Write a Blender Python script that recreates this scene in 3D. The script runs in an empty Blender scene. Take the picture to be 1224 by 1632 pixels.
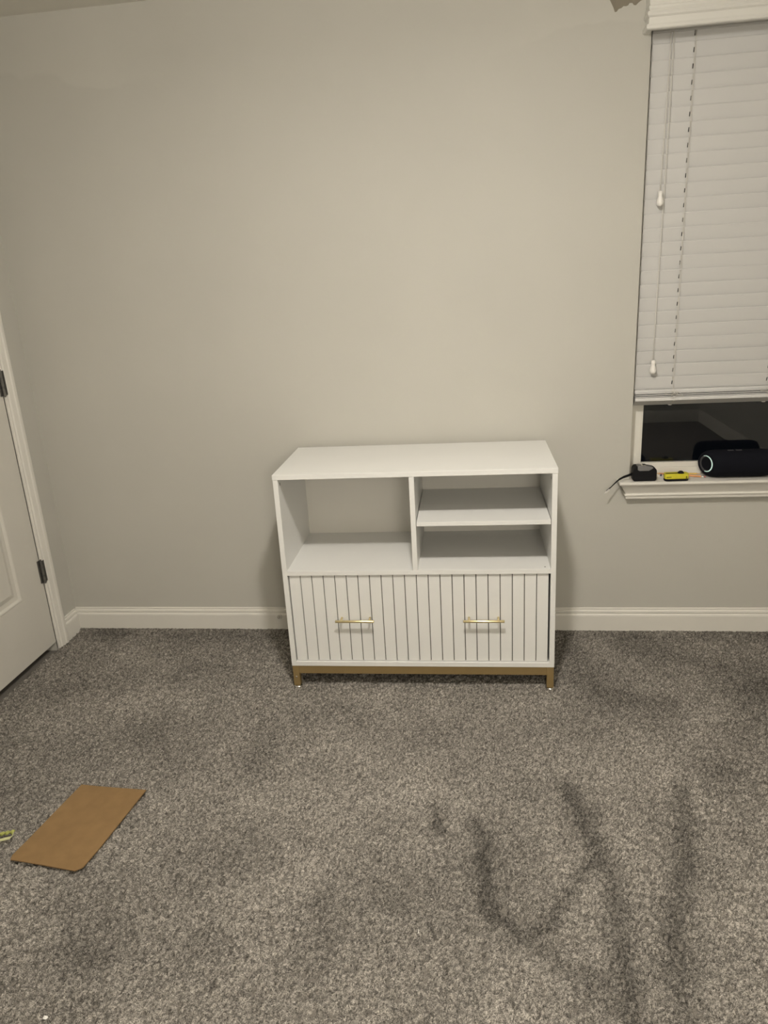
import bpy, bmesh, math, random
import numpy as np
from mathutils import Vector, Matrix

random.seed(4)
rng = np.random.default_rng(4)
scene = bpy.context.scene
COL = scene.collection

# ------------------------------------------------------------------ camera
CAM = Vector((1.85647, -2.87619, 1.48852))
PITCH, YAW, ROLL, F_PX = 0.312537, 0.135271, -0.057742, 1160.0
fwd = Vector((-math.sin(YAW) * math.cos(PITCH), math.cos(YAW) * math.cos(PITCH), -math.sin(PITCH)))
rgt = Vector((math.cos(YAW), math.sin(YAW), 0))
upv = rgt.cross(fwd)
r2 = math.cos(ROLL) * rgt + math.sin(ROLL) * upv
u2 = -math.sin(ROLL) * rgt + math.cos(ROLL) * upv
cam_data = bpy.data.cameras.new('camera')
cam_data.sensor_fit = 'HORIZONTAL'
cam_data.sensor_width = 36.0
cam_data.lens = 36.0 * F_PX / 1224.0
cam_data.clip_start = 0.02
cam = bpy.data.objects.new('camera', cam_data)
COL.objects.link(cam)
cam.matrix_world = Matrix(((r2.x, u2.x, -fwd.x, CAM.x), (r2.y, u2.y, -fwd.y, CAM.y),
                           (r2.z, u2.z, -fwd.z, CAM.z), (0, 0, 0, 1)))
scene.camera = cam

# ------------------------------------------------------------------ world, light, exposure
world = bpy.data.worlds.new('night')
scene.world = world
world.use_nodes = True
world.node_tree.nodes['Background'].inputs[0].default_value = (0.10, 0.12, 0.16, 1)
world.node_tree.nodes['Background'].inputs[1].default_value = 0.02
scene.view_settings.view_transform = 'Standard'
scene.view_settings.look = 'None'
scene.view_settings.gamma = 1.0
scene.view_settings.use_curve_mapping = False
scene.view_settings.exposure = 0.0

LAMP = Vector((1.78, -1.68, 2.295))
ld = bpy.data.lights.new('ceiling_lamp', 'AREA')
ld.shape = 'DISK'
ld.size = 0.13
ld.energy = 26.0
ld.color = (1.0, 0.935, 0.845)
lo = bpy.data.objects.new('ceiling_lamp', ld)
lo.location = LAMP
COL.objects.link(lo)

# ------------------------------------------------------------------ materials
def mat(name, col, rough=0.6, metal=0.0, noise=0.0, scale=20.0, bump=0.0, bscale=200.0, spec=0.5, emit=None):
    m = bpy.data.materials.new(name)
    m.use_nodes = True
    nt = m.node_tree
    b = nt.nodes['Principled BSDF']
    b.inputs['Base Color'].default_value = (*col, 1)
    b.inputs['Roughness'].default_value = rough
    b.inputs['Metallic'].default_value = metal
    b.inputs['Specular IOR Level'].default_value = spec
    tc = nt.nodes.new('ShaderNodeTexCoord')
    if noise:
        n = nt.nodes.new('ShaderNodeTexNoise')
        n.inputs['Scale'].default_value = scale
        n.inputs['Detail'].default_value = 4
        mr = nt.nodes.new('ShaderNodeMapRange')
        mr.inputs['From Min'].default_value = 0.3
        mr.inputs['From Max'].default_value = 0.7
        mr.inputs['To Min'].default_value = 1 - noise
        mr.inputs['To Max'].default_value = 1 + noise
        vm = nt.nodes.new('ShaderNodeVectorMath')
        vm.operation = 'SCALE'
        vm.inputs[0].default_value = col
        nt.links.new(tc.outputs['Object'], n.inputs['Vector'])
        nt.links.new(n.outputs[0], mr.inputs['Value'])
        nt.links.new(mr.outputs[0], vm.inputs['Scale'])
        nt.links.new(vm.outputs[0], b.inputs['Base Color'])
    if bump:
        n2 = nt.nodes.new('ShaderNodeTexNoise')
        n2.inputs['Scale'].default_value = bscale
        n2.inputs['Detail'].default_value = 3
        bp = nt.nodes.new('ShaderNodeBump')
        bp.inputs['Strength'].default_value = bump
        bp.inputs['Distance'].default_value = 0.002
        nt.links.new(tc.outputs['Object'], n2.inputs['Vector'])
        nt.links.new(n2.outputs[0], bp.inputs['Height'])
        nt.links.new(bp.outputs[0], b.inputs['Normal'])
    if emit:
        b.inputs['Emission Color'].default_value = (*emit[0], 1)
        b.inputs['Emission Strength'].default_value = emit[1]
    return m

M_WALL = mat('greige_wall_paint', (0.495, 0.484, 0.441), 0.75, noise=0.022, scale=2.2, bump=0.12, bscale=260, spec=0.25)
# touched-up paint: a slightly lighter coat along the top of the wall with ragged lower edges
_nt = M_WALL.node_tree
_b = _nt.nodes['Principled BSDF']
_src = _b.inputs['Base Color'].links[0].from_socket
def _math(op, a, b):
    n = _nt.nodes.new('ShaderNodeMath')
    n.operation = op
    for i, v in enumerate((a, b)):
        if isinstance(v, (int, float)): n.inputs[i].default_value = v
        else: _nt.links.new(v, n.inputs[i])
    return n.outputs[0]
_tc = _nt.nodes.new('ShaderNodeTexCoord')
_sx = _nt.nodes.new('ShaderNodeSeparateXYZ')
_nt.links.new(_tc.outputs['Object'], _sx.inputs[0])
_nz = _nt.nodes.new('ShaderNodeTexNoise')
_nz.inputs['Scale'].default_value = 7.0
_nz.inputs['Detail'].default_value = 5
_nt.links.new(_tc.outputs['Object'], _nz.inputs['Vector'])
_w = _nt.nodes.new('ShaderNodeTexNoise')
_w.inputs['Scale'].default_value = 1.1
_w.inputs['Detail'].default_value = 1
_nt.links.new(_tc.outputs['Object'], _w.inputs['Vector'])
_h = _math('ADD', _math('ADD', _sx.outputs['Z'], _math('MULTIPLY', _math('SUBTRACT', _nz.outputs[0], 0.5), 0.09)), _math('MULTIPLY', _math('SUBTRACT', _w.outputs[0], 0.5), 0.45))
_m = _nt.nodes.new('ShaderNodeMapRange')
_m.inputs['From Min'].default_value = 2.27
_m.inputs['From Max'].default_value = 2.285
_nt.links.new(_h, _m.inputs['Value'])
_sc = _nt.nodes.new('ShaderNodeVectorMath')
_sc.operation = 'SCALE'
_nt.links.new(_src, _sc.inputs[0])
_mx = _nt.nodes.new('ShaderNodeMapRange')
_mx.inputs['From Min'].default_value = 0.55
_mx.inputs['From Max'].default_value = 0.85
_nt.links.new(_math('ADD', _math('ABSOLUTE', _math('SUBTRACT', _sx.outputs['X'], 1.35), 0), _math('MULTIPLY', _math('SUBTRACT', _nz.outputs[0], 0.5), 0.3)), _mx.inputs['Value'])
_nt.links.new(_math('ADD', 1.0, _math('MULTIPLY', _math('MULTIPLY', _m.outputs[0], _mx.outputs[0]), 0.055)), _sc.inputs['Scale'])
_nt.links.new(_sc.outputs[0], _b.inputs['Base Color'])
M_OLD = mat('old_darker_paint', (0.235, 0.21, 0.165), 0.8, noise=0.06, scale=30, spec=0.25)
M_CEIL = mat('ceiling_paint', (0.74, 0.72, 0.66), 0.9, noise=0.03, scale=5, bump=0.2, bscale=150, spec=0.2)
M_TRIM = mat('white_trim_paint', (0.70, 0.68, 0.63), 0.42, noise=0.015, scale=6)
M_DOOR = mat('white_door_paint', (0.60, 0.58, 0.53), 0.45, noise=0.02, scale=5, bump=0.05, bscale=300)
M_CAB = mat('white_laminate', (0.725, 0.724, 0.705), 0.42, noise=0.008, scale=8, bump=0.03, bscale=400)
M_CABBACK = mat('white_backboard', (0.72, 0.70, 0.65), 0.5, noise=0.01, scale=8)
M_GROOVE = mat('dark_backing_board', (0.09, 0.083, 0.07), 0.7, noise=0.02, scale=10)
M_HOLE = mat('dark_fitting', (0.08, 0.075, 0.065), 0.6, noise=0.05, scale=50)
M_GOLD = mat('gold_paint', (0.275, 0.195, 0.085), 0.45, metal=0.3, noise=0.03, scale=30)
M_BRASS = mat('brushed_brass', (0.80, 0.68, 0.40), 0.32, metal=1.0, noise=0.03, scale=60)
M_CHROME = mat('bright_steel', (0.80, 0.79, 0.76), 0.18, metal=1.0, noise=0.02, scale=60)
M_HINGE = mat('dark_steel', (0.17, 0.165, 0.155), 0.42, metal=0.7, noise=0.15, scale=120)
M_BLIND = mat('white_blind_vinyl', (0.61, 0.605, 0.595), 0.5, noise=0.01, scale=6)
M_VAL = mat('white_valance', (0.74, 0.73, 0.69), 0.45, noise=0.01, scale=6)
M_CORD = mat('white_cord', (0.66, 0.64, 0.59), 0.8, noise=0.05, scale=300)
M_KNOB = mat('white_plastic', (0.82, 0.80, 0.76), 0.3, noise=0.01, scale=40)
M_VINYL = mat('white_window_vinyl', (0.72, 0.70, 0.64), 0.4, noise=0.01, scale=8)
M_CARD = mat('brown_cardboard', (0.235, 0.148, 0.068), 0.85, noise=0.06, scale=28, bump=0.1, bscale=220, spec=0.15)
M_BLACK = mat('black_rubber', (0.007, 0.007, 0.008), 0.6, noise=0.1, scale=80, spec=0.18)
M_FABRIC = mat('black_woven_fabric', (0.006, 0.0065, 0.010), 0.9, noise=0.25, scale=500, bump=0.3, bscale=900, spec=0.12)
M_CONE = mat('dark_cone', (0.008, 0.012, 0.011), 0.6, noise=0.1, scale=60, spec=0.2)
M_RING = mat('grey_ring', (0.05, 0.05, 0.055), 0.5, noise=0.05, scale=60, spec=0.3)
M_GLINT = mat('mint_ring_glint', (0.5, 0.7, 0.62), 0.4, noise=0.02, scale=60, emit=((0.74, 0.95, 0.86), 0.45))  # reflection on the speaker ring, put in as emission
M_CLIP = mat('grey_clip', (0.26, 0.26, 0.26), 0.35, metal=0.5, noise=0.05, scale=80)
M_YEL = mat('yellow_plastic', (0.62, 0.56, 0.035), 0.4, noise=0.03, scale=60)
M_PYEL = mat('yellow_pencil_paint', (0.66, 0.44, 0.10), 0.45, noise=0.03, scale=60)
M_PORG = mat('orange_pencil_paint', (0.60, 0.24, 0.05), 0.45, noise=0.03, scale=60)
M_WOOD = mat('bare_pencil_wood', (0.55, 0.38, 0.22), 0.7, noise=0.08, scale=150)
M_GRAPH = mat('graphite', (0.05, 0.05, 0.05), 0.4, noise=0.05, scale=100)
M_ERAS = mat('pink_eraser', (0.30, 0.10, 0.10), 0.8, noise=0.05, scale=100)
M_NAVY = mat('navy_plastic', (0.02, 0.025, 0.09), 0.4, noise=0.05, scale=100)
M_LIME = mat('lime_strap', (0.40, 0.42, 0.11), 0.6, noise=0.25, scale=120, bump=0.3, bscale=300)
M_PALE = mat('pale_lime_strap', (0.50, 0.50, 0.28), 0.6, noise=0.1, scale=120)
M_PAPER = mat('white_paper', (0.8, 0.78, 0.74), 0.8, noise=0.03, scale=100)
M_LAMP = mat('lit_diffuser', (0.9, 0.88, 0.82), 0.5, noise=0.01, scale=10, emit=((1.0, 0.935, 0.845), 185.0))

M_FILL = mat('fill_lamp_shade', (0.85, 0.82, 0.75), 0.8, noise=0.02, scale=60, emit=((1.0, 0.92, 0.80), 30.0))  # glowing shade of the added fill lamp

# window glass
M_GLASS = bpy.data.materials.new('window_glass')
M_GLASS.use_nodes = True
gb = M_GLASS.node_tree.nodes['Principled BSDF']
gb.inputs['Transmission Weight'].default_value = 1.0
gb.inputs['Roughness'].default_value = 0.0
gb.inputs['IOR'].default_value = 1.44
gb.inputs['Base Color'].default_value = (0.93, 0.95, 0.94, 1)

# carpet
M_CARPET = bpy.data.materials.new('grey_carpet_pile')
M_CARPET.use_nodes = True
nt = M_CARPET.node_tree
cb = nt.nodes['Principled BSDF']
cb.inputs['Roughness'].default_value = 1.0
cb.inputs['Specular IOR Level'].default_value = 0.1
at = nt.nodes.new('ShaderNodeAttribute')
at.attribute_name = 'yarn_shade'
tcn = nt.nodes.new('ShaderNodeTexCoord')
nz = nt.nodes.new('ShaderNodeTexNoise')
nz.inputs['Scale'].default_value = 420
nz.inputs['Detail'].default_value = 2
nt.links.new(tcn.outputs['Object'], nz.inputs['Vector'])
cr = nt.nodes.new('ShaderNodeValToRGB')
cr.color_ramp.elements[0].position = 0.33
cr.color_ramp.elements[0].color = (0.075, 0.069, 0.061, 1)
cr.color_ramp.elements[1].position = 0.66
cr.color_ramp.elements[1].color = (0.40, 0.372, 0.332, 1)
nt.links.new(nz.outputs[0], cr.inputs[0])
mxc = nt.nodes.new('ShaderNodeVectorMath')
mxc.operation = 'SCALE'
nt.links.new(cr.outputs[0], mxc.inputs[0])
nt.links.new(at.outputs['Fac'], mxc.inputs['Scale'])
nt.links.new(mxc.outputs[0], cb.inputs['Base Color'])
M_BACKING = mat('carpet_backing', (0.17, 0.155, 0.135), 1.0, noise=0.3, scale=300)

# ------------------------------------------------------------------ helpers
def obj(name, bm, m, parent=None, smooth=False, bevel=0.0, seg=2):
    me = bpy.data.meshes.new(name)
    bmesh.ops.recalc_face_normals(bm, faces=bm.faces)
    bm.to_mesh(me)
    bm.free()
    for mm in (m if isinstance(m, (list, tuple)) else [m]):
        me.materials.append(mm)
    o = bpy.data.objects.new(name, me)
    COL.objects.link(o)
    if parent:
        o.parent = parent
    if smooth:
        me.shade_smooth()
    if bevel:
        b = o.modifiers.new('bevel', 'BEVEL')
        b.width = bevel
        b.segments = seg
        b.limit_method = 'ANGLE'
        b.angle_limit = math.radians(40)
        b.harden_normals = False
    return o


def empty(name, loc=(0, 0, 0), rz=0.0):
    o = bpy.data.objects.new(name, None)
    o.empty_display_size = 0.05
    o.location = loc
    o.rotation_euler = (0, 0, rz)
    COL.objects.link(o)
    return o


def tag(o, label=None, cat=None, group=None, kind=None):
    if label: o['label'] = label
    if cat: o['category'] = cat
    if group: o['group'] = group
    if kind: o['kind'] = kind
    return o


def box(bm, x0, x1, y0, y1, z0, z1, mi=0):
    v = [bm.verts.new(p) for p in ((x0, y0, z0), (x1, y0, z0), (x1, y1, z0), (x0, y1, z0),
                                   (x0, y0, z1), (x1, y0, z1), (x1, y1, z1), (x0, y1, z1))]
    for idx in ((0, 1, 2, 3), (4, 5, 6, 7), (0, 1, 5, 4), (1, 2, 6, 5), (2, 3, 7, 6), (3, 0, 4, 7)):
        f = bm.faces.new([v[i] for i in idx])
        f.material_index = mi
    return bm


def bx(*a):
    return box(bmesh.new(), *a)


def tube(bm, pts, r, n=8, closed=False, cap=True, mi=0):
    pts = [Vector(p) for p in pts]
    rs = r if isinstance(r, (list, tuple)) else [r] * len(pts)
    rings = []
    ref = None
    for i, p in enumerate(pts):
        if closed:
            t = pts[(i + 1) % len(pts)] - pts[i - 1]
        else:
            t = pts[min(i + 1, len(pts) - 1)] - pts[max(i - 1, 0)]
        t.normalize()
        if ref is None:
            ref = Vector((0, 0, 1)) if abs(t.z) < 0.9 else Vector((1, 0, 0))
        a = t.cross(ref).normalized()
        b = t.cross(a).normalized()
        rings.append([bm.verts.new(p + rs[i] * (math.cos(2 * math.pi * k / n) * a + math.sin(2 * math.pi * k / n) * b)) for k in range(n)])
    m = len(rings)
    for i in range(m if closed else m - 1):
        A, B = rings[i], rings[(i + 1) % m]
        for k in range(n):
            f = bm.faces.new((A[k], A[(k + 1) % n], B[(k + 1) % n], B[k]))
            f.material_index = mi
    if cap and not closed:
        bm.faces.new(rings[0]).material_index = mi
        bm.faces.new(list(reversed(rings[-1]))).material_index = mi
    return bm


def lathe(bm, prof, n=24, axis='z', origin=(0, 0, 0), xf=None, mi=0):
    """prof: (radius, height) pairs revolved about the axis."""
    O = Vector(origin)
    rings = []
    for r, h in prof:
        if r < 1e-6:
            pts = [Vector((0, 0, h))]
        else:
            pts = [Vector((r * math.cos(2 * math.pi * k / n), r * math.sin(2 * math.pi * k / n), h)) for k in range(n)]
        out = []
        for p in pts:
            if axis == 'x': p = Vector((p.z, p.x, p.y))
            elif axis == 'y': p = Vector((p.x, p.z, p.y))
            p = p + O
            if xf: p = xf(p)
            out.append(bm.verts.new(p))
        rings.append(out)
    for A, B in zip(rings, rings[1:]):
        if len(A) == 1 and len(B) == 1: continue
        for k in range(n):
            k2 = (k + 1) % n
            if len(A) == 1: f = bm.faces.new((A[0], B[k2], B[k]))
            elif len(B) == 1: f = bm.faces.new((A[k], A[k2], B[0]))
            else: f = bm.faces.new((A[k], A[k2], B[k2], B[k]))
            f.material_index = mi
    for R in (rings[0], rings[-1]):
        if len(R) > 1: bm.faces.new(R).material_index = mi
    return bm


def extrude_poly(bm, poly, a0, a1, plane='xz'):
    """Extrude a 2-D polygon along the missing axis."""
    def P(p, a):
        if plane == 'xz': return (p[0], a, p[1])
        if plane == 'yz': return (a, p[0], p[1])
        return (p[0], p[1], a)
    A = [bm.verts.new(P(p, a0)) for p in poly]
    B = [bm.verts.new(P(p, a1)) for p in poly]
    n = len(poly)
    for k in range(n):
        bm.faces.new((A[k], A[(k + 1) % n], B[(k + 1) % n], B[k]))
    bm.faces.new(A)
    bm.faces.new(list(reversed(B)))
    return bm


def sweep_return(bm, prof, xl, xr, yw):
    """A moulding along a wall with mitred returns: prof = (outward offset, z), closed at the wall plane yw."""
    rings = []
    for o, z in prof:
        rings.append([bm.verts.new(p) for p in ((xl - o, yw, z), (xl - o, yw - o, z), (xr + o, yw - o, z), (xr + o, yw, z))])
    for A, B in zip(rings, rings[1:]):
        for k in range(3):
            bm.faces.new((A[k], A[k + 1], B[k + 1], B[k]))
    bm.faces.new(rings[0])
    bm.faces.new(list(reversed(rings[-1])))
    bm.faces.new([r[0] for r in rings] + [r[3] for r in reversed(rings)])
    return bm


def ring_wall(axis, u0, u1, z0, z1, hu0, hu1, hz0, hz1, d0, d1):
    """A wall slab with one rectangular hole. axis 'y': the wall lies in x-z, d along y; axis 'x': in y-z, d along x."""
    bm = bmesh.new()
    def P(u, z, d):
        return (u, d, z) if axis == 'y' else (d, u, z)
    out = [(u0, z0), (u1, z0), (u1, z1), (u0, z1)]
    inn = [(hu0, hz0), (hu1, hz0), (hu1, hz1), (hu0, hz1)]
    V = {}
    for nm, loop in (('o', out), ('i', inn)):
        for d, dn in ((d0, 0), (d1, 1)):
            V[nm, dn] = [bm.verts.new(P(u, z, d)) for u, z in loop]
    for k in range(4):
        j = (k + 1) % 4
        for dn in (0, 1):
            bm.faces.new((V['o', dn][k], V['o', dn][j], V['i', dn][j], V['i', dn][k]))
        bm.faces.new((V['o', 0][k], V['o', 0][j], V['o', 1][j], V['o', 1][k]))
        bm.faces.new((V['i', 0][k], V['i', 0][j], V['i', 1][j], V['i', 1][k]))
    return bm


# ------------------------------------------------------------------ room shell
RX, RY, H = 3.98, -4.20, 2.456
WX0, WX1, WZ0, WZ1 = 2.452, 3.352, 0.640, 2.300      # window opening
SILL = 0.6736
DY0, DY1, DZ = -0.952, -0.190, 2.05                   # door opening on the left wall

wall_back = tag(obj('wall_back', ring_wall('y', -0.12, RX + 0.12, -0.02, H, WX0, WX1, WZ0, WZ1, 0.0, 0.14), M_WALL), kind='structure')
wall_left = tag(obj('wall_left', ring_wall('x', RY, 0.0, -0.02, H, DY0, DY1, -0.012, DZ, 0.0, -0.12), M_WALL), kind='structure')
tag(obj('wall_right', bx(RX, RX + 0.12, RY, 0, -0.02, H), M_WALL), kind='structure')
tag(obj('wall_front', bx(-0.12, RX + 0.12, RY - 0.12, RY, -0.02, H), M_WALL), kind='structure')
tag(obj('ceiling', bx(-0.12, RX + 0.12, RY - 0.12, 0.14, H, H + 0.1), M_CEIL), kind='structure')
floor = tag(obj('floor', bx(-0.12, RX + 0.12, RY - 0.12, 0.14, -0.06, -0.010), M_BACKING), kind='structure')

# patch of old darker paint left uncovered beside the valance
poly = [(2.302, 2.335), (2.318, 2.305), (2.326, 2.290), (2.331, 2.277), (2.337, 2.278), (2.343, 2.285), (2.352, 2.287),
        (2.358, 2.292), (2.367, 2.291), (2.373, 2.293), (2.377, 2.299), (2.386, 2.2985), (2.391, 2.292), (2.398, 2.291),
        (2.404, 2.2965), (2.412, 2.302), (2.424, 2.306), (2.440, 2.310), (2.520, 2.320), (2.520, 2.350), (2.46, 2.362), (2.33, 2.356)]
obj('old_paint_patch', extrude_poly(bmesh.new(), poly, -0.0006, 0.0004), M_OLD, wall_back)

# carpet pile: a fine displaced sheet over the floor seen by the camera, plainer beyond
def smooth_noise(nx, ny, cell, size_m, seed):
    r = np.random.default_rng(seed)
    a = r.standard_normal((ny, nx))
    fx = np.fft.fftfreq(nx, cell)[None, :]
    fy = np.fft.fftfreq(ny, cell)[:, None]
    g = np.exp(-((fx ** 2 + fy ** 2) * (size_m * 2.2) ** 2))
    b = np.fft.ifft2(np.fft.fft2(a) * g).real
    return b / b.std()


def track(X, Y, pts, w):
    best = np.full(X.shape, 9.0)
    for (x0, y0), (x1, y1) in zip(pts, pts[1:]):
        dx, dy = x1 - x0, y1 - y0
        t = np.clip(((X - x0) * dx + (Y - y0) * dy) / (dx * dx + dy * dy), 0, 1)
        best = np.minimum(best, np.hypot(X - x0 - t * dx, Y - y0 - t * dy))
    return np.exp(-(best / w) ** 2)


CELL = 0.0038
PX0, PX1, PY0, PY1 = 0.0, 3.96, -2.25, 0.0
nx, ny = int((PX1 - PX0) / CELL), int((PY1 - PY0) / CELL)
xs = np.linspace(PX0, PX1, nx)
ys = np.linspace(PY0, PY1, ny)
X, Y = np.meshgrid(xs, ys)
wob = 0.005 * smooth_noise(nx, ny, CELL, 0.02, 11)
Xw, Yw = X + wob, Y + 0.005 * smooth_noise(nx, ny, CELL, 0.02, 12)
mark_shade = np.zeros_like(X)  # brushed-pile tracks; shading from the pile lean is painted into the colour
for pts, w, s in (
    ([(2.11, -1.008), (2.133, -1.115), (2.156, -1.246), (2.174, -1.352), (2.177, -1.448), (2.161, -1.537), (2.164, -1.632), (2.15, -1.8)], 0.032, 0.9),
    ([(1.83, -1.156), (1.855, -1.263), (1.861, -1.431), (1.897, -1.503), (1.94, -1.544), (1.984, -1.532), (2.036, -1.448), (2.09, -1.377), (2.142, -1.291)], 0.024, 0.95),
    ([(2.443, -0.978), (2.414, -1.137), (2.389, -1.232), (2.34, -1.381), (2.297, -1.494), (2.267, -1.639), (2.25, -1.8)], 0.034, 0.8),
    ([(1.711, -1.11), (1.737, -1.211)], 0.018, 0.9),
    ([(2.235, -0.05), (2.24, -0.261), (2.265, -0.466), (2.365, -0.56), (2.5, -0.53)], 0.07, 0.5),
    ([(2.3, -0.03), (3.2, -0.02)], 0.06, 0.5),  # shadowy bands along the back baseboard, painted into the colour
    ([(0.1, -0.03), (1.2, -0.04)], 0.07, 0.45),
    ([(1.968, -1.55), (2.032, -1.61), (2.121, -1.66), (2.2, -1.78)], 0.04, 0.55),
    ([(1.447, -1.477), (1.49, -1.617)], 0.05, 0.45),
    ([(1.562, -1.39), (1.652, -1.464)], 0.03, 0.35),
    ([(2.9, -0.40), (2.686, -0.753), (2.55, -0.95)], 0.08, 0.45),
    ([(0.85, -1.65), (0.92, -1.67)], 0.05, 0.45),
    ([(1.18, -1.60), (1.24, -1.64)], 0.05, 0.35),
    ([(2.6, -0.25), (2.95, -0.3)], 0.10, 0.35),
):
    mark_shade = np.maximum(mark_shade, s * track(Xw, Yw, pts, w))
mark_shade = np.clip(mark_shade + 0.10 * smooth_noise(nx, ny, CELL, 0.09, 13), -0.25, 1.0)
patchy = smooth_noise(nx, ny, CELL, 0.16, 14)
clump = smooth_noise(nx, ny, CELL, 0.0070, 15)
fine = rng.uniform(0, 1, X.shape)
edge = np.exp(-((-0.014 - Y).clip(0) / 0.02) ** 2)
Z = 0.0 + 0.0062 * (fine - 0.6) * (1 - 0.5 * edge) + 0.0022 * clump * (1 + 0.5 * np.clip(mark_shade, 0, 1)) * (1 - 0.85 * edge) - 0.0022 * np.clip(mark_shade, 0, 1)
Z -= 0.0050 * np.clip(-clump - 0.55, 0, 2) * (1 - 0.85 * edge)            # open gaps between tufts
Z += 0.012 * edge                 # pile bunched up along the back baseboard
for fx, fy in ((1.153, -0.454), (2.113, -0.446), (1.153, -0.05), (2.113, -0.05)):    # pressed down under the cabinet feet
    Z -= 0.009 * np.exp(-((X - fx) ** 2 + (Y - fy) ** 2) / 0.02 ** 2)
jx = rng.uniform(-1, 1, X.shape) * CELL * 0.38
jy = rng.uniform(-1, 1, X.shape) * CELL * 0.38
co = np.stack([X + jx, Y + jy, Z], -1).reshape(-1, 3).astype(np.float32)
co[:, 0] = np.clip(co[:, 0], PX0, PX1)
co[:, 1] = np.clip(co[:, 1], PY0, PY1)
idx = np.arange(nx * ny).reshape(ny, nx)
quads = np.stack([idx[:-1, :-1], idx[:-1, 1:], idx[1:, 1:], idx[1:, :-1]], -1).reshape(-1, 4).astype(np.int32)
me = bpy.data.meshes.new('carpet_pile')
me.vertices.add(len(co))
me.vertices.foreach_set('co', co.ravel())
me.loops.add(quads.size)
me.loops.foreach_set('vertex_index', quads.ravel())
me.polygons.add(len(quads))
me.polygons.foreach_set('loop_start', np.arange(0, quads.size, 4, dtype=np.int32))
me.update(calc_edges=True)
yarn_shade = np.clip((0.895 - 0.46 * np.clip(mark_shade, -0.2, 1)) * (1 + 0.06 * patchy) * rng.uniform(0.36, 1.6, X.shape), 0.12, 2.0)  # random tuft tone with the pile-lean shading multiplied in
a = me.attributes.new('yarn_shade', 'FLOAT', 'POINT')
a.data.foreach_set('value', yarn_shade.ravel().astype(np.float32))
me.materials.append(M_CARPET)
pile = bpy.data.objects.new('carpet_pile', me)
COL.objects.link(pile)
pile.parent = floor
tag(pile, kind='stuff')
# the rest of the carpet, out of view
bm = bmesh.new()
box(bm, PX0, RX, RY, PY0, -0.010, -0.002)
box(bm, PX1, RX, PY0, 0.0, -0.010, -0.002)
tag(obj('carpet_pile', bm, M_BACKING, floor), kind='stuff')

# baseboards
BP = [(0, 0.0), (0.014, 0.0), (0.014, 0.078), (0.0125, 0.084), (0.0085, 0.088), (0.0110, 0.0925), (0.0100, 0.100), (0.0050, 0.103), (0.005, 0.110), (0.0, 0.112)]
def baseboard(name, axis, a0, a1):
    bm = bmesh.new()
    if axis == 'back': extrude_poly(bm, [(-o, z) for o, z in BP], a0, a1, 'yz')
    elif axis == 'left': extrude_poly(bm, [(o, z) for o, z in BP], a0, a1, 'xz')
    elif axis == 'right': extrude_poly(bm, [(RX - o, z) for o, z in BP], a0, a1, 'xz')
    else: extrude_poly(bm, [(RY + o, z) for o, z in BP], a0, a1, 'yz')
    return tag(obj(name, bm, M_TRIM), kind='structure')
baseboard('baseboard_back', 'back', 0.0, RX)
baseboard('baseboard_left', 'left', -0.120, -0.0155)
baseboard('baseboard_right', 'right', RY, 0.0)
baseboard('baseboard_front', 'front', 0.0, RX)

# door casing
CP = [(0.0, -0.004), (0.0, 0.008), (0.003, 0.0105), (0.008, 0.0105), (0.0105, 0.0060), (0.016, 0.0070), (0.020, 0.0115), (0.040, 0.0150),
      (0.044, 0.0105), (0.049, 0.0165), (0.060, 0.0175), (0.067, 0.0150), (0.068, -0.0)]
bm = bmesh.new()
extrude_poly(bm, [(x, DY1 + s) for s, x in CP], 0.0, DZ + 0.068, 'xy')
extrude_poly(bm, [(x, DY0 - s) for s, x in CP], 0.0, DZ + 0.068, 'xy')
extrude_poly(bm, [(x, DZ + s) for s, x in CP], DY0, DY1, 'xz')
tag(obj('trim_1', bm, M_TRIM), kind='structure')

# door: stiles and rails, moulded panels, hinges, knob
DT, DB = -0.003, 0.034       # face plane, bottom edge
PYA, PYB = -0.349, -0.793
PANELS = ((0.305, 0.870), (1.030, 1.930))
bm = bmesh.new()
TH = -0.038
d0, d1 = DY0 + 0.003, DY1 - 0.0002
box(bm, TH, DT, PYA, d1, DB, DZ - 0.003)
box(bm, TH, DT, d0, PYB, DB, DZ - 0.003)
for z0, z1 in ((DB, PANELS[0][0]), (PANELS[0][1], PANELS[1][0]), (PANELS[1][1], DZ - 0.003)):
    box(bm, TH, DT, PYB, PYA, z0, z1)
bmesh.ops.remove_doubles(bm, verts=bm.verts, dist=1e-5)
door = tag(obj('door_1', bm, M_DOOR), kind='structure')
for z0, z1 in PANELS:
    bm = bmesh.new()
    rings = []
    for ins, x in ((0.0, -0.0036), (0.0, DT), (0.004, 0.0002), (0.009, -0.001), (0.016, -0.0085), (0.034, -0.0095), (0.052, -0.004), (0.054, -0.0035)):
        rings.append([bm.verts.new((x, y, z)) for y, z in ((PYB + ins, z0 + ins), (PYA - ins, z0 + ins), (PYA - ins, z1 - ins), (PYB + ins, z1 - ins))])
    for A, B in zip(rings, rings[1:]):
        for k in range(4):
            bm.faces.new((A[k], A[(k + 1) % 4], B[(k + 1) % 4], B[k]))
    bm.faces.new(rings[-1])
    back = [bm.verts.new((TH, v.co.y, v.co.z)) for v in rings[0]]
    for k in range(4):
        bm.faces.new((rings[0][k], rings[0][(k + 1) % 4], back[(k + 1) % 4], back[k]))
    bm.faces.new(back)
    obj('door_panel', bm, M_DOOR, door)
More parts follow.
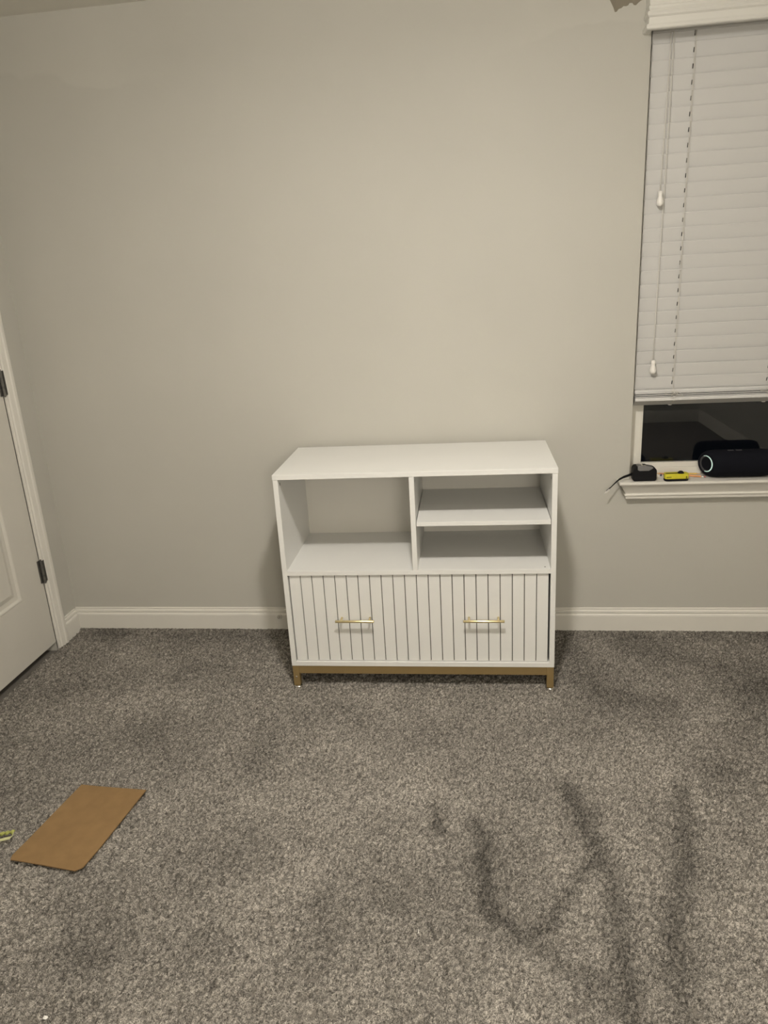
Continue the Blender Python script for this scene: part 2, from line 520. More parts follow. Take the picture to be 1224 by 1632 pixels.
for z0 in (0.320, 1.121, 1.800):
    bm = bmesh.new()
    z1 = z0 + 0.100
    box(bm, DT, 0.0105, -0.1905, -0.176, z0 + 0.003, z1 - 0.002)
    box(bm, DT, 0.0010, -0.207, -0.188, z0, z1)
    for k in range(3):                                  # three knuckles round the pin
        a, b = z0 + k * 0.0335, z0 + k * 0.0335 + 0.0315
        tube(bm, [(0.0075, -0.1925, a), (0.0075, -0.1925, b)], 0.0068, 10)
    tube(bm, [(0.0075, -0.1925, z0 - 0.004), (0.0075, -0.1925, z1 + 0.005)], 0.0035, 8)
    obj('hinge', bm, M_HINGE, door)
bm = bmesh.new()
lathe(bm, [(0.0, 0.0), (0.032, 0.0), (0.032, 0.006), (0.012, 0.012), (0.011, 0.03), (0.024, 0.042), (0.027, 0.055), (0.02, 0.066), (0.0, 0.069)], 20, 'x', (DT, DY0 + 0.06, 0.95))
obj('door_knob', bm, M_HINGE, door, True)

# ------------------------------------------------------------------ window
bm = bmesh.new()
FD0, FD1 = 0.066, 0.120
FB = 0.700
box(bm, WX0, WX0 + 0.050, FD0, FD1, FB, WZ1)
box(bm, WX1 - 0.050, WX1, FD0, FD1, FB, WZ1)
box(bm, WX0, WX1, FD0, FD1, SILL - 0.02, FB)
box(bm, WX0 + 0.050, WX1 - 0.050, FD0, FD1, WZ1 - 0.04, WZ1)
bmesh.ops.remove_doubles(bm, verts=bm.verts, dist=1e-5)
win = tag(obj('window_1', bm, M_VINYL, bevel=0.0015), kind='structure')
def sash(z0, z1, y0, y1, low):
    bm = bmesh.new()
    xa, xb = WX0 + 0.050, WX1 - 0.050
    box(bm, xa, xa + 0.006, y0, y1, z0, z1)
    box(bm, xb - 0.006, xb, y0, y1, z0, z1)
    box(bm, xa + 0.006, xb - 0.006, y0, y1, z0, z0 + low)
    box(bm, xa + 0.006, xb - 0.006, y0, y1, z1 - 0.03, z1)
    s = obj('sash', bm, M_VINYL, win, bevel=0.001)
    obj('pane', bx(xa + 0.006, xb - 0.006, (y0 + y1) / 2 - 0.002, (y0 + y1) / 2 + 0.002, z0 + low, z1 - 0.03), M_GLASS, s)
sash(FB, 1.480, 0.070, 0.092, 0.019)
sash(1.450, WZ1 - 0.04, 0.095, 0.115, 0.03)
bm = bmesh.new()                                   # stool with its moulded nose, plus the ledge back to the frame
prof = [(0.056, SILL), (0.060, SILL - 0.0015), (0.061, SILL - 0.008), (0.058, SILL - 0.013), (0.052, SILL - 0.016), (0.040, SILL - 0.036), (0.032, SILL - 0.050),
        (0.031, SILL - 0.054), (0.035, SILL - 0.057), (0.035, SILL - 0.061), (0.031, SILL - 0.064), (0.030, SILL - 0.074), (0.026, SILL - 0.078), (0.010, SILL - 0.079)]
sweep_return(bm, prof, 2.466, 3.345, 0.0)
box(bm, WX0, WX1, -0.002, FD0, SILL - 0.030, SILL)
obj('window_sill', bm, M_TRIM, win)

# ------------------------------------------------------------------ blind
blind = tag(empty('window_blind', (2.90, 0.0, 0.968)), 'white horizontal slat blind lowered over the dark window with a moulded valance', 'blind')
BO = Vector((-2.90, 0.0, -0.968))
def shift(bm):
    bmesh.ops.translate(bm, verts=bm.verts, vec=BO)
    return bm
BX0, BX1 = 2.4555, 3.342
LAD = (2.594, 2.937, 3.215)
# slat mesh in local coordinates with rout slots at the ladders
def slat_mesh():
    bm = bmesh.new()
    sw, sh = 0.0030, 0.0075
    xs_ = [BX0]
    for l in LAD: xs_ += [l - sw / 2, l + sw / 2]
    xs_ += [BX1]
    vs = [0.0, 0.0255 - sh, 0.0255 + sh, 0.051]
    tilt = math.radians(13.5)
    def P(x, v):
        crown = 0.0004 * (1 - ((v - 0.0255) / 0.0255) ** 2)
        y = math.sin(tilt) * v - crown * math.cos(tilt)
        return (x + BO.x, 0.006 + y, -math.cos(tilt) * v)
    g = [[bm.verts.new(P(x, v)) for v in vs] for x in xs_]
    for i in range(len(xs_) - 1):
        for j in range(3):
            if i % 2 == 1 and j == 1: continue
            bm.faces.new((g[i][j], g[i + 1][j], g[i + 1][j + 1], g[i][j + 1]))
    return bm
s0 = obj('slat', slat_mesh(), M_BLIND, blind)
so = s0.modifiers.new('thick', 'SOLIDIFY')
so.thickness = 0.0038
so.offset = 0
bv = s0.modifiers.new('bevel', 'BEVEL')
bv.width = 0.0017
bv.segments = 2
bv.limit_method = 'ANGLE'
bv.angle_limit = math.radians(50)
for i in range(26):
    o = s0 if i == 0 else s0.copy()
    if i: COL.objects.link(o)
    o.location = (0, 0.0007 * math.sin(i * 1.7), 1.0225 + 0.0484 * i + BO.z)
    o.rotation_euler = (math.radians(0.5 * math.sin(i * 2.3)), 0, 0)
# spare slats lying on the bottom rail
flat0 = None
for k in range(3):
    bm = bx(BX0 + BO.x, BX1 + BO.x, -0.019, 0.028, -0.0014, 0.0014)
    if flat0 is None:
        o = flat0 = obj('slat', bm, M_BLIND, blind, bevel=0.0006)
    else:
        bm.free()
        o = flat0.copy()
        COL.objects.link(o)
    o.location = (0.001 * (k % 2), 0.0015 * k, 0.9985 + 0.0062 * k + BO.z)
    o.rotation_euler = (math.radians(2.0 - 1.0 * k), 0, 0)
bm = bmesh.new()
extrude_poly(bm, [(-0.020, 0.995), (-0.022, 0.992), (-0.022, 0.984), (-0.020, 0.982), (0.019, 0.9610), (0.026, 0.9610), (0.030, 0.970), (0.030, 0.995)], BX0 - 0.001, BX1 + 0.001, 'yz')
obj('bottom_rail', shift(bm), M_BLIND, blind)
bm = bx(BX0, BX1, 0.0, 0.050, 2.215, 2.262)
obj('head_rail', shift(bm), M_BLIND, blind, bevel=0.002)
bm = bmesh.new()
vp = [(0.010, 2.203), (0.016, 2.203), (0.020, 2.206), (0.0215, 2.212), (0.020, 2.218), (0.0130, 2.2195), (0.0125, 2.238), (0.0175, 2.243), (0.0195, 2.248), (0.0180, 2.255), (0.0105, 2.2565),
      (0.0140, 2.263), (0.0150, 2.270), (0.0095, 2.2725), (0.0125, 2.280), (0.0135, 2.312), (0.0, 2.314)]
XV0, XV1 = 2.444, 3.360
rings = []
for o_, z in vp:
    rings.append([bm.verts.new(p) for p in ((XV0 - o_, -0.0008, z), (XV0 - o_, -0.040 - o_, z), (XV1 + o_, -0.040 - o_, z), (XV1 + o_, -0.0008, z))])
inner = [[bm.verts.new(p) for p in ((XV0 + 0.0, -0.0008, z), (XV0 + 0.0, -0.040, z), (XV1, -0.040, z), (XV1, -0.0008, z))] for z in (2.203, 2.314)]
loop = rings + [inner[1], inner[0]]
for A, B in zip(loop, loop[1:] + loop[:1]):
    for k in range(3):
        bm.faces.new((A[k], A[k + 1], B[k + 1], B[k]))
bmesh.ops.remove_doubles(bm, verts=bm.verts, dist=1e-6)
obj('valance', shift(bm), M_VAL, blind)
# lift cords with their tassels
for x0, x1, zk in ((2.5125, 2.506, 1.722), (2.5215, 2.515, 1.132)):
    pts = []
    for t in np.linspace(0, 1, 9):
        pts.append((x0 + (x1 - x0) * t + 0.0012 * math.sin(5 * t + x0 * 60), -0.0075 - 0.0015 * math.sin(3 * t), 2.215 + (zk - 2.215) * t))
    c = obj('lift_cord', shift(tube(bmesh.new(), pts, 0.0011, 6)), M_CORD, blind, True)
    bm = bmesh.new()
    lathe(bm, [(0.0, 0.004), (0.0078, 0.003), (0.0080, -0.010), (0.0070, -0.014), (0.0098, -0.023), (0.0122, -0.032), (0.0116, -0.041), (0.0078, -0.046), (0.0, -0.0475)], 16, 'z', (x1, -0.0140, zk))
    obj('cord_tassel', shift(bm), M_KNOB, c, True)
# ladder cords
for l in LAD:
    bm = bmesh.new()
    pts = [(l + 0.0020 + 0.0007 * math.sin(z * 40), -0.0005 - 0.0012 * abs(math.sin(z * 65)), z) for z in np.linspace(2.215, 1.034, 40)]
    tube(bm, pts, 0.0008, 5)
    pts = [(l - 0.0016 + 0.0007 * math.sin(z * 33 + 1), -0.0005 - 0.0012 * abs(math.sin(z * 65 + 1)), z) for z in np.linspace(2.215, 1.06, 40)]
    tube(bm, pts, 0.0006, 5)
    # slack loops gathered on the bottom rail
    for cx, cz, rx, rz, ph in ((-0.014, 1.013, 0.022, 0.007, 0.4), (0.012, 1.011, 0.018, 0.009, 2.2), (0.004, 1.006, 0.014, 0.012, 4.0)):
        pts = [(l + cx + rx * math.cos(a_ + ph) * (1 + 0.2 * math.sin(2 * a_)), -0.0245 - 0.003 * math.sin(a_ * 2), cz + rz * math.sin(a_)) for a_ in np.linspace(0, 2 * math.pi, 22)[:-1]]
        tube(bm, pts, 0.0009, 5, closed=True)
    tube(bm, [(l - 0.001, -0.0240, 1.0), (l + 0.004, -0.0245, 0.985), (l + 0.002, -0.0225, 0.981), (l + 0.001, -0.002, 0.9720), (l, 0.015, 0.9615)], 0.0009, 5)
    tube(bm, [(l + 0.0032, -0.001, 1.036), (l + 0.001, -0.013, 1.028), (l - 0.006, -0.0240, 1.016)], 0.0008, 5)
    c = obj('ladder_cord', shift(bm), M_CORD, blind, True)
    bm = lathe(bmesh.new(), [(0.0, 0.0), (0.007, 0.0), (0.0075, -0.002), (0.005, -0.004), (0.0, -0.004)], 12, 'z', (l, 0.022, 0.9615))
    obj('rail_button', shift(bm), M_KNOB, c)

for ch in blind.children:          # everything but the valance hangs inside the window recess
    if ch.name != 'valance':
        ch.location = ch.location + Vector((0.006, 0.024, -0.004))

# ------------------------------------------------------------------ cabinet (local frame: front centre on the floor)
cab = tag(empty('filing_cabinet', (1.632, -0.4655, 0.0), 0.010), 'white two-compartment cabinet with grooved drawer front on a gold metal base', 'cabinet')
W2, D = 0.4925, 0.428
T = 0.018
ZT, ZB = 0.846, 0.090
obj('top_panel', bx(-W2 - 0.001, W2 + 0.001, -0.001, D, ZT - T, ZT), M_CAB, cab, bevel=0.0008)
for s in (-1, 1):
    sp = obj('side_panel', bx(min(s * W2, s * (W2 - T)), max(s * W2, s * (W2 - T)), 0.0, D, ZB, ZT - T - 0.0006), M_CAB, cab, bevel=0.0006)
    for y_, z_, r_ in ((0.026, 0.806, 0.0042), (0.40, 0.806, 0.0042)):
        xi = s * (W2 - T)
        lathe(bm := bmesh.new(), [(r_, -0.0012), (r_, 0.0006), (r_ * 0.6, 0.0004), (0.0, -0.0004)], 12, 'x', (0, 0, 0))
        for v in bm.verts: v.co = Vector((xi - s * v.co.x, v.co.y * 0.8 + y_, v.co.z * 1.4 + z_))
        obj('cam_fitting', bm, M_HOLE, sp)
XI = W2 - T
ZD1, ZD0 = 0.480, 0.463
obj('deck_panel', bx(-XI, XI, 0.0, D - 0.012, ZD0, ZD1), M_CAB, cab, bevel=0.0006)
XD0, XD1 = -0.0115, 0.0065
dv = obj('divider_panel', bx(XD0, XD1, 0.0, D - 0.012, ZD1 + 0.0004, ZT - T - 0.0004), M_CAB, cab, bevel=0.0006)
lathe(bm := bmesh.new(), [(0.0042, -0.0012), (0.0042, 0.0006), (0.0, 0.0004)], 12, 'x')
for v in bm.verts: v.co = Vector((XD1 + v.co.x, v.co.y * 0.8 + 0.026, v.co.z * 1.4 + 0.806))
obj('cam_fitting', bm, M_HOLE, dv)
obj('shelf', bx(XD1 + 0.0022, XI - 0.0022, 0.001, D - 0.016, 0.6465, 0.6615), M_CAB, cab, bevel=0.0006)
lathe(bm := bmesh.new(), [(0.003, -0.001), (0.003, 0.0004), (0.0, 0.0003)], 10, 'z', (XI - 0.018, 0.022, ZD1))
obj('screw_cap', bm, M_HOLE, cab)
obj('back_panel', bx(-XI, XI, D - 0.012, D - 0.006, ZB + T, ZT - T), M_CABBACK, cab)
obj('bottom_panel', bx(-XI, XI, 0.0, D - 0.012, ZB, ZB + T), M_CAB, cab, bevel=0.0006)
# drawer with 22 planks
dr_x0, dr_x1 = -XI + 0.0025, XI - 0.005
dr_z0, dr_z1 = ZB + T + 0.002, ZD0 - 0.002
drawer = obj('drawer', bx(dr_x0, dr_x1, 0.0155, 0.022, dr_z0, dr_z1), M_GROOVE, cab)
bm = bmesh.new()
box(bm, dr_x0 + 0.02, dr_x0 + 0.032, 0.022, 0.38, dr_z0 + 0.01, dr_z1 - 0.08)
box(bm, dr_x1 - 0.032, dr_x1 - 0.02, 0.022, 0.38, dr_z0 + 0.01, dr_z1 - 0.08)
box(bm, dr_x0 + 0.032, dr_x1 - 0.032, 0.368, 0.38, dr_z0 + 0.01, dr_z1 - 0.08)
box(bm, dr_x0 + 0.032, dr_x1 - 0.032, 0.022, 0.368, dr_z0 + 0.01, dr_z0 + 0.018)
obj('drawer_box', bm, M_CABBACK, drawer)
NB = 22
pitch = (dr_x1 - dr_x0) / NB
p0 = obj('plank', bx(0.0015, pitch - 0.0015, 0.0085, 0.0157, dr_z0, dr_z1), M_CAB, drawer, bevel=0.0006, seg=1)
for k in range(NB):
    o = p0 if k == 0 else p0.copy()
    if k: COL.objects.link(o)
    o.location = (dr_x0 + k * pitch, 0, 0)
for hx0, hx1, px0, px1 in ((1.327, 1.471, 1.347, 1.453), (1.7965, 1.944, 1.817, 1.923)):
    bm = bmesh.new()
    z_ = 0.2885
    tube(bm, [(hx0 - 1.632, -0.0235, z_), (hx0 - 1.632 + 0.0015, -0.0235, z_), (hx1 - 1.632 - 0.0015, -0.0235, z_), (hx1 - 1.632, -0.0235, z_)], [0.0042, 0.0050, 0.0050, 0.0042], 14)
    for px in (px0, px1):
        tube(bm, [(px - 1.632, 0.0088, z_), (px - 1.632, -0.0225, z_)], 0.0042, 10)
    obj('handle', bm, M_BRASS, drawer, True)
# gold base: four legs, rails between them, levelling feet
LW = 0.025
rail0 = 0.056
for s in (-1, 1):
    for (y0, y1) in ((0.001, 0.001 + LW), (D - LW, D)):
        xa, xb = min(s * (W2 - 0.001), s * (W2 - 0.001 - LW)), max(s * (W2 - 0.001), s * (W2 - 0.001 - LW))
        lg = obj('leg', bx(xa, xb, y0, y1, 0.004, ZB - 0.0005), M_GOLD, cab, bevel=0.0012)
        xc, yc = (xa + xb) / 2 + 0.001, (y0 + y1) / 2
        bm = lathe(bmesh.new(), [(0.0, -0.009), (0.0165, -0.009), (0.0165, -0.002), (0.014, 0.0015), (0.006, 0.002), (0.005, 0.0045), (0.0, 0.0045)], 20, 'z', (xc, yc, 0))
        obj('foot', bm, M_CHROME, lg, True)
        if s < 0 and y0 < 0.1:
            obj('screw_head', lathe(bmesh.new(), [(0.0035, 0.001), (0.0035, -0.001), (0.002, -0.0022), (0.0, -0.0022)], 12, 'y', (xa + 0.012, 0.001, 0.042)), M_CHROME, lg)
for y0, y1 in ((0.0025, 0.0235), (D - 0.0235, D - 0.0025)):
    obj('base_rail', bx(-W2 + LW + 0.001, W2 - LW - 0.001, y0, y1, rail0, ZB - 0.0005), M_GOLD, cab, bevel=0.001)
for s in (-1, 1):
    xa, xb = sorted((s * (W2 - 0.0025), s * (W2 - 0.0235)))
    obj('base_rail', bx(xa, xb, 0.001 + LW, D - LW, rail0, ZB - 0.0005), M_GOLD, cab, bevel=0.001)

# ------------------------------------------------------------------ things on the sill
# tape measure
tm = tag(empty('tape_measure', (2.503, -0.022, SILL)), 'black tape measure with grey lock lever at the left end of window sill', 'tape measure')
bm = bmesh.new()
prof = [(-0.044, 0.004), (-0.041, 0.0), (0.038, 0.0), (0.0435, 0.006), (0.0435, 0.040), (0.040, 0.049), (0.030, 0.054), (0.012, 0.057), (-0.010, 0.060), (-0.036, 0.060), (-0.043, 0.055), (-0.0455, 0.045), (-0.0455, 0.015)]
extrude_poly(bm, prof, -0.024, 0.022)
obj('case', bm, M_BLACK, tm, bevel=0.005, seg=3)
bm = bmesh.new()
extrude_poly(bm, [(-0.030, 0.046), (-0.022, 0.042), (0.012, 0.042), (0.022, 0.048), (0.030, 0.054), (0.024, 0.0575), (0.010, 0.0605), (-0.026, 0.0635), (-0.031, 0.060)], -0.0252, 0.010)
obj('lock_lever', bm, M_CLIP, tm, bevel=0.002)
bm = bmesh.new()
extrude_poly(bm, [(-0.016, 0.0622), (-0.012, 0.0655), (0.002, 0.0645), (0.005, 0.0612)], -0.020, 0.004)
obj('lever_tab', bm, M_CHROME, tm, bevel=0.001)
bm = bmesh.new()
path = [(-0.043, 0.0, 0.026), (-0.060, -0.006, 0.021), (-0.080, -0.012, 0.016), (-0.098, -0.018, 0.008), (-0.115, -0.024, -0.006), (-0.130, -0.029, -0.020), (-0.147, -0.034, -0.032)]
hw = [0.0050, 0.0050, 0.0048, 0.0042, 0.0036, 0.0028, 0.0022]
rows = []
for (x, y, z), h in zip(path, hw):
    rows.append([bm.verts.new((x + dx, y + dy, z + dz)) for dx, dy, dz in ((-0.0006, -0.0015, -h), (-0.0006, -0.0015, h), (0.0006, 0.0015, h), (0.0006, 0.0015, -h))])
for A, B in zip(rows, rows[1:]):
    for k in range(4): bm.faces.new((A[k], A[(k + 1) % 4], B[(k + 1) % 4], B[k]))
bm.faces.new(rows[0]); bm.faces.new(rows[-1])
bl = obj('blade', bm, M_BLACK, tm)
bm = bmesh.new()
tube(bm, [(-0.136, -0.0345, -0.0245), (-0.148, -0.0365, -0.035), (-0.1535, -0.037, -0.0415), (-0.152, -0.037, -0.0445), (-0.147, -0.0365, -0.0395), (-0.134, -0.0340, -0.0295)], 0.0011, 6)
obj('end_hook', bm, M_KNOB, bl, True)

# utility knife
uk = tag(empty('utility_knife', (2.620, -0.034, SILL), 0.03), 'small yellow and black utility knife on window sill right of the tape measure', 'knife')
def rounded(x0, x1, y0, y1, z0, z1, r, n=4):
    pts = []
    for cx, cy, a0 in ((x1 - r, y1 - r, 0), (x0 + r, y1 - r, 90), (x0 + r, y0 + r, 180), (x1 - r, y0 + r, 270)):
        for k in range(n + 1):
            t = math.radians(a0 + 90 * k / n)
            pts.append((cx + r * math.cos(t), cy + r * math.sin(t)))
    return extrude_poly(bmesh.new(), pts, z0, z1, 'xy')
obj('grip_base', rounded(-0.0445, 0.0445, -0.020, 0.016, 0.0, 0.009, 0.012), M_BLACK, uk, bevel=0.002)
yb_ = obj('body', rounded(-0.0450, 0.0450, -0.0205, 0.0165, 0.009, 0.029, 0.012), M_YEL, uk, bevel=0.0025, seg=3)
obj('grip_insert', rounded(-0.022, 0.030, -0.0220, -0.0195, 0.014, 0.025, 0.001, 2), M_YEL, yb_)
obj('groove', bx(-0.040, -0.022, -0.0215, -0.0195, 0.0165, 0.0180), M_BLACK, yb_)
obj('end_slot', bx(0.0325, 0.0352, -0.0217, -0.018, 0.010, 0.020), M_BLACK, yb_)
bm = lathe(bmesh.new(), [(0.0, 0.0385), (0.006, 0.0375), (0.011, 0.033), (0.0125, 0.0285), (0.0, 0.0285)], 18, 'z', (0.016, -0.006, 0))
obj('slider', bm, M_BLACK, uk, True)
obj('blade_channel', bx(-0.041, 0.004, -0.009, -0.003, 0.0288, 0.0300), M_BLACK, uk)

# pencils
def pencil(name, a, b, body, label, tip=True, tip_at_start=True):
    a, b = Vector(a), Vector(b)
    L = (b - a).length
    e = empty(name, a, math.atan2(b.y - a.y, b.x - a.x))
    tag(e, label, 'pencil', 'pencils on the window sill')
    R_ = 0.0036
    s0, s1 = (0.020 if tip else 0.0), L - 0.016
    bm = bmesh.new(); tube(bm, [(s0, 0, R_), (s1, 0, R_)], R_, 6); obj('shaft', bm, body, e)
    if tip:
        bm = bmesh.new(); tube(bm, [(0.006, 0, R_), (s0, 0, R_)], [0.0012, R_ * 0.97], 10); c = obj('sharpened_cone', bm, M_WOOD, e)
        bm = bmesh.new(); tube(bm, [(0.0, 0, R_), (0.006, 0, R_)], [0.0002, 0.0012], 8); obj('graphite_point', bm, M_GRAPH, c)
    bm = bmesh.new()
    tube(bm, [(s1, 0, R_), (s1 + 0.003, 0, R_), (s1 + 0.004, 0, R_), (s1 + 0.006, 0, R_), (s1 + 0.007, 0, R_), (s1 + 0.011, 0, R_)], [0.0036, 0.0036, 0.0033, 0.0036, 0.0033, 0.0036], 10)
    obj('ferrule', bm, M_CHROME, e, True)
    bm = bmesh.new(); tube(bm, [(s1 + 0.011, 0, R_), (s1 + 0.0155, 0, R_), (L, 0, R_)], [0.0034, 0.0034, 0.0026], 10); obj('eraser', bm, M_ERAS, e, True)
    return e
pencil('pencil', (2.562, 0.060, SILL), (2.7385, -0.008, SILL), M_PORG, 'orange pencil with pink eraser lying behind the yellow knife toward the speaker')
# the yellow one lies the other way round: eraser towards the left
pencil('pencil', (2.738, 0.036, SILL), (2.598, 0.058, SILL + 0.0), M_PYEL, 'yellow pencil with grey ferrule lying nearest the window behind the knife')

# tiny screw
sc = tag(empty('push_pin', (2.580, 0.030, SILL)), 'tiny dark blue push pin between tape measure and yellow knife', 'pin')
obj('head', lathe(bmesh.new(), [(0.0, 0.0), (0.0040, 0.0), (0.0042, 0.0018), (0.0022, 0.003), (0.0020, 0.007), (0.0033, 0.0085), (0.0, 0.0092)], 14), M_NAVY, sc, True)
obj('pin_point', tube(bmesh.new(), [(0.003, 0, 0.001), (0.011, -0.002, 0.0008)], [0.0006, 0.0001], 6), M_CHROME, sc)

# speaker
SR, SXL, SLEN = 0.0535, 2.737, 0.244
sp = tag(empty('bluetooth_speaker', (SXL, 0.002, SILL)), 'black cylindrical wireless speaker with glinting ring lying on the window sill', 'speaker')
K = 0.46
def shear(p):
    t = max(0.0, 1 - p.x / 0.10)
    return Vector((p.x - K * p.y * t, p.y, p.z + SR))
body = [(0.0330, 0.0045), (0.0345, 0.0018), (0.0365, 0.0), (0.040, 0.0012), (0.0455, 0.006), (0.0500, 0.014), (0.0525, 0.025), (SR, 0.040), (SR, 0.085), (SR, SLEN - 0.04), (0.0525, SLEN - 0.025), (0.0500, SLEN - 0.014), (0.0455, SLEN - 0.006), (0.036, SLEN), (0.030, SLEN - 0.002), (0.0, SLEN - 0.004)]
bm = lathe(bmesh.new(), body, 48, 'x', (0, 0, 0), shear)
obj('body', bm, M_FABRIC, sp, True)
bm = lathe(bmesh.new(), [(0.0, 0.0050), (0.012, 0.0055), (0.022, 0.0075), (0.0262, 0.0040), (0.0262, 0.012), (0.0, 0.012)], 40, 'x', (0, 0, 0), shear)
obj('radiator_cone', bm, M_CONE, sp, True)
# ring: a dull circle; the reflection on its right-hand half is a glowing arc
def arc_ring(a0, a1, n, r0, r1, x0, taper):
    bm = bmesh.new()
    rows = []
    for k in range(n + 1):
        u = k / n
        a_ = math.radians(a0 + (a1 - a0) * u)
        w = 1.0 if not taper else 0.25 + 0.75 * math.sin(math.pi * u)
        rm = r1 - (r1 - r0) * w
        row = []
        for r, x in ((rm, x0 + 0.003), (rm, x0), (r1, x0 - 0.001), (r1, x0 + 0.003)):
            row.append(bm.verts.new(shear(Vector((x, -r * math.cos(a_), r * math.sin(a_))))))
        rows.append(row)
    for A, B in zip(rows, rows[1:]):
        for k in range(4): bm.faces.new((A[k], A[(k + 1) % 4], B[(k + 1) % 4], B[k]))
    if abs(a1 - a0) < 359:
        bm.faces.new(rows[0]); bm.faces.new(rows[-1])
    else:
        bmesh.ops.remove_doubles(bm, verts=bm.verts, dist=1e-6)
    return bm
rg = obj('ring', arc_ring(0, 360, 48, 0.0262, 0.0330, 0.0040, False), M_RING, sp)
tag(obj('glint_arc', arc_ring(-100, 118, 40, 0.0268, 0.0318, 0.0028, True), M_GLINT, rg), 'mint ring reflection made to glow')
for x_ in (0.075, 0.105):
    obj('button', bx(x_, x_ + 0.022, -0.012, -0.004, 2 * SR - 0.003, 2 * SR + 0.0008), M_RING, sp, bevel=0.0008)

# ------------------------------------------------------------------ things on the floor
# cardboard sheet
CC = [(0.594, -1.079), (0.818, -1.097), (0.776, -1.427), (0.549, -1.396)]
cen = Vector((sum(p[0] for p in CC) / 4, sum(p[1] for p in CC) / 4, 0.0))
cs = empty('cardboard_sheet', cen)
tag(cs, 'flat brown rectangular sheet of cardboard lying on the grey carpet', 'cardboard')
bm = bmesh.new()
NU, NV = 14, 20
def bil(u, v):
    a_, b_, c_, d_ = [Vector((p[0], p[1], 0)) for p in (CC[3], CC[2], CC[1], CC[0])]
    return (a_ * (1 - u) + b_ * u) * (1 - v) + (d_ * (1 - u) + c_ * u) * v
grid = []
for j in range(NV + 1):
    row = []
    for i in range(NU + 1):
        u, v = i / NU, j / NV
        # round off the two near corners and nick the far right one
        cu = 0.06
        cvv = 0.05
        if v < cvv: 
            k = cu * (1 - v / cvv) ** 1.6
            u = k * 0.55 + u * (1 - k * 1.55)
        p = bil(u, v) - cen
        lift = 0.0085 + 0.0045 * max(0, 0.25 - v) / 0.25 * (0.6 + 0.4 * u) + 0.0028 * u * max(0, (v - 0.3)) + 0.0008 * math.sin(5 * u + 3 * v)
        row.append(Vector((p.x, p.y, lift)))
    grid.append(row)
top = [[bm.verts.new(p) for p in r] for r in grid]
bot = [[bm.verts.new(p - Vector((0, 0, 0.0030))) for p in r] for r in grid]
for j in range(NV):
    for i in range(NU):
        bm.faces.new((top[j][i], top[j][i + 1], top[j + 1][i + 1], top[j + 1][i]))
        bm.faces.new((bot[j][i], bot[j + 1][i], bot[j + 1][i + 1], bot[j][i + 1]))
for j in range(NV):
    for i in (0, NU): bm.faces.new((top[j][i], top[j + 1][i], bot[j + 1][i], bot[j][i]))
for i in range(NU):
    for j in (0, NV): bm.faces.new((top[j][i], top[j][i + 1], bot[j][i + 1], bot[j][i]))
obj('sheet', bm, M_CARD, cs)

# twisted lime strap at the left edge
st = tag(empty('lime_strap', (0.480, -1.318, 0.004)), 'twisted lime green strap lying on the carpet left of the cardboard', 'strap')
bm = bmesh.new()
rows = []
for k in range(60):
    s = k / 59
    p = Vector((0.026 - 0.17 * s, 0.018 - 0.10 * s + 0.006 * math.sin(5 * s), 0.012 + 0.002 * math.sin(9 * s)))
    a_ = s * 2 * math.pi * 7
    d_ = Vector((0.3 * math.sin(a_), 0.75 * math.cos(a_), math.sin(a_))) * 0.0075
    nrm = Vector((0, -math.sin(a_), math.cos(a_))) * 0.0012
    rows.append([bm.verts.new(p + d_ + nrm), bm.verts.new(p - d_ + nrm), bm.verts.new(p - d_ - nrm), bm.verts.new(p + d_ - nrm)])
for A, B in zip(rows, rows[1:]):
    for k in range(4): bm.faces.new((A[k], A[(k + 1) % 4], B[(k + 1) % 4], B[k]))
bm.faces.new(rows[0]); bm.faces.new(rows[-1])
obj('twisted_band', bm, M_LIME, st, True)
bm = bmesh.new()
rows = []
for k in range(24):
    s = k / 23
    p = Vector((0.026 - 0.17 * s, 0.000 - 0.098 * s + 0.004 * math.sin(4 * s), 0.007 + 0.001 * math.sin(6 * s)))
    rows.append([bm.verts.new(p + Vector((0, dy, dz))) for dy, dz in ((-0.0045, -0.001), (-0.0045, 0.001), (0.0045, 0.0025), (0.0045, 0.0005))])
for A, B in zip(rows, rows[1:]):
    for k in range(4): bm.faces.new((A[k], A[(k + 1) % 4], B[(k + 1) % 4], B[k]))
bm.faces.new(rows[0]); bm.faces.new(rows[-1])
tag(obj('flat_band', bm, M_PALE, st), 'pale flat band')
bm = tube(bmesh.new(), [(0.026, 0.000, 0.008), (0.0285, 0.006, 0.010), (0.0280, 0.012, 0.013), (0.026, 0.017, 0.0125)], 0.0011, 6)
obj('end_link', bm, M_PALE, st, True)

# scraps of lint
def scrap(x, y, pts, label):
    bm = bmesh.new()
    vs = [bm.verts.new((px, py, 0.004 + pz)) for px, py, pz in pts]
    c = bm.verts.new((0, 0, 0.0075))
    c2 = bm.verts.new((0, 0, 0.003))
    for k in range(len(vs)):
        bm.faces.new((vs[k], vs[(k + 1) % len(vs)], c))
        bm.faces.new((vs[k], c2, vs[(k + 1) % len(vs)]))
    o = obj('paper_scrap', bm, M_PAPER)
    o.location = (x, y, 0.001)
    tag(o, label, 'scrap')
scrap(0.911, -1.819, [(0.006, 0.001, 0.001), (0.002, 0.005, 0), (-0.005, 0.004, 0.002), (-0.006, -0.001, 0), (-0.001, -0.004, 0.001), (0.003, -0.003, 0)], 'tiny white scrap on the carpet near the left foreground, below the cardboard')
scrap(1.700, -1.547, [(0.001, 0.0005, 0.001), (0.001, 0.006, 0), (-0.001, 0.006, 0.001), (-0.001, -0.005, 0), (0.001, -0.005, 0)], 'tiny pale fibre on the carpet in front of the cabinet, middle foreground')

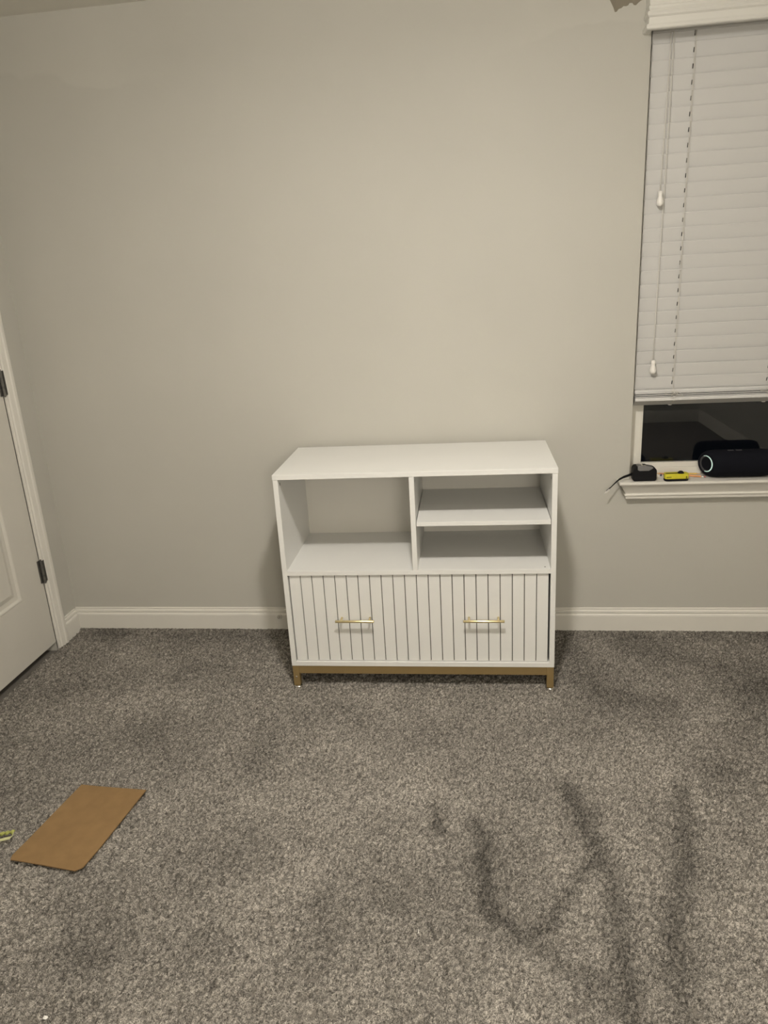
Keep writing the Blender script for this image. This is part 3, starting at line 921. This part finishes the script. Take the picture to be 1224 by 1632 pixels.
# door stop base screwed to the baseboard
ds = tag(empty('door_stop', (0.969, -0.014, 0.0735)), 'small round white door stop base fixed on baseboard left of the cabinet', 'door stop')
obj('base', lathe(bmesh.new(), [(0.0, 0.0), (0.0130, 0.0), (0.0130, -0.002), (0.0112, -0.005), (0.0095, -0.0055), (0.0088, -0.003), (0.0, -0.003)], 24, 'y'), M_TRIM, ds, True)
pts = [(0.0055 * (1 - 0.35 * a_ / 19) * math.cos(a_), -0.004 - 0.00055 * a_, 0.0055 * (1 - 0.35 * a_ / 19) * math.sin(a_)) for a_ in np.linspace(0, 19, 70)]
obj('spring', tube(bmesh.new(), pts, 0.0011, 6), M_CHROME, ds, True)

# ceiling light above the frame
GZ = LAMP.z - H + 0.085          # centre of the globe below the ceiling
cl = tag(empty('ceiling_light', (LAMP.x, LAMP.y, H)), 'frosted globe ceiling light close under the ceiling', 'ceiling light')
obj('base', lathe(bmesh.new(), [(0.0, 0.0), (0.065, 0.0), (0.065, -0.015), (0.045, -0.03), (0.034, -0.03), (0.034, GZ + 0.062), (0.0, GZ + 0.062)], 32), M_TRIM, cl, True)
obj('globe', lathe(bmesh.new(), [(0.0, GZ + 0.066)] + [(0.072 * math.sin(t), GZ + 0.072 * math.cos(t)) for t in np.linspace(0.42, math.pi - 0.1, 14)] + [(0.0, GZ - 0.072)], 32), M_LAMP, cl, True)

# unseen drum-shade lamp added behind the photographer for soft fill light
fl = tag(empty('fill_lamp', (2.35, -3.80, -0.002)), 'added unseen fill lamp with a white drum shade at the back of the room', 'fill lamp')
obj('base', lathe(bmesh.new(), [(0.0, 0.0), (0.14, 0.0), (0.14, 0.012), (0.13, 0.02), (0.0, 0.022)], 32), M_HINGE, fl, True)
obj('pole', tube(bmesh.new(), [(0, 0, 0.02), (0, 0, 1.62)], 0.011, 12), M_HINGE, fl, True)
obj('fill_shade', lathe(bmesh.new(), [(0.0, 1.44), (0.198, 1.44), (0.20, 1.40), (0.17, 1.78), (0.168, 1.74), (0.0, 1.74)], 40), M_FILL, fl)
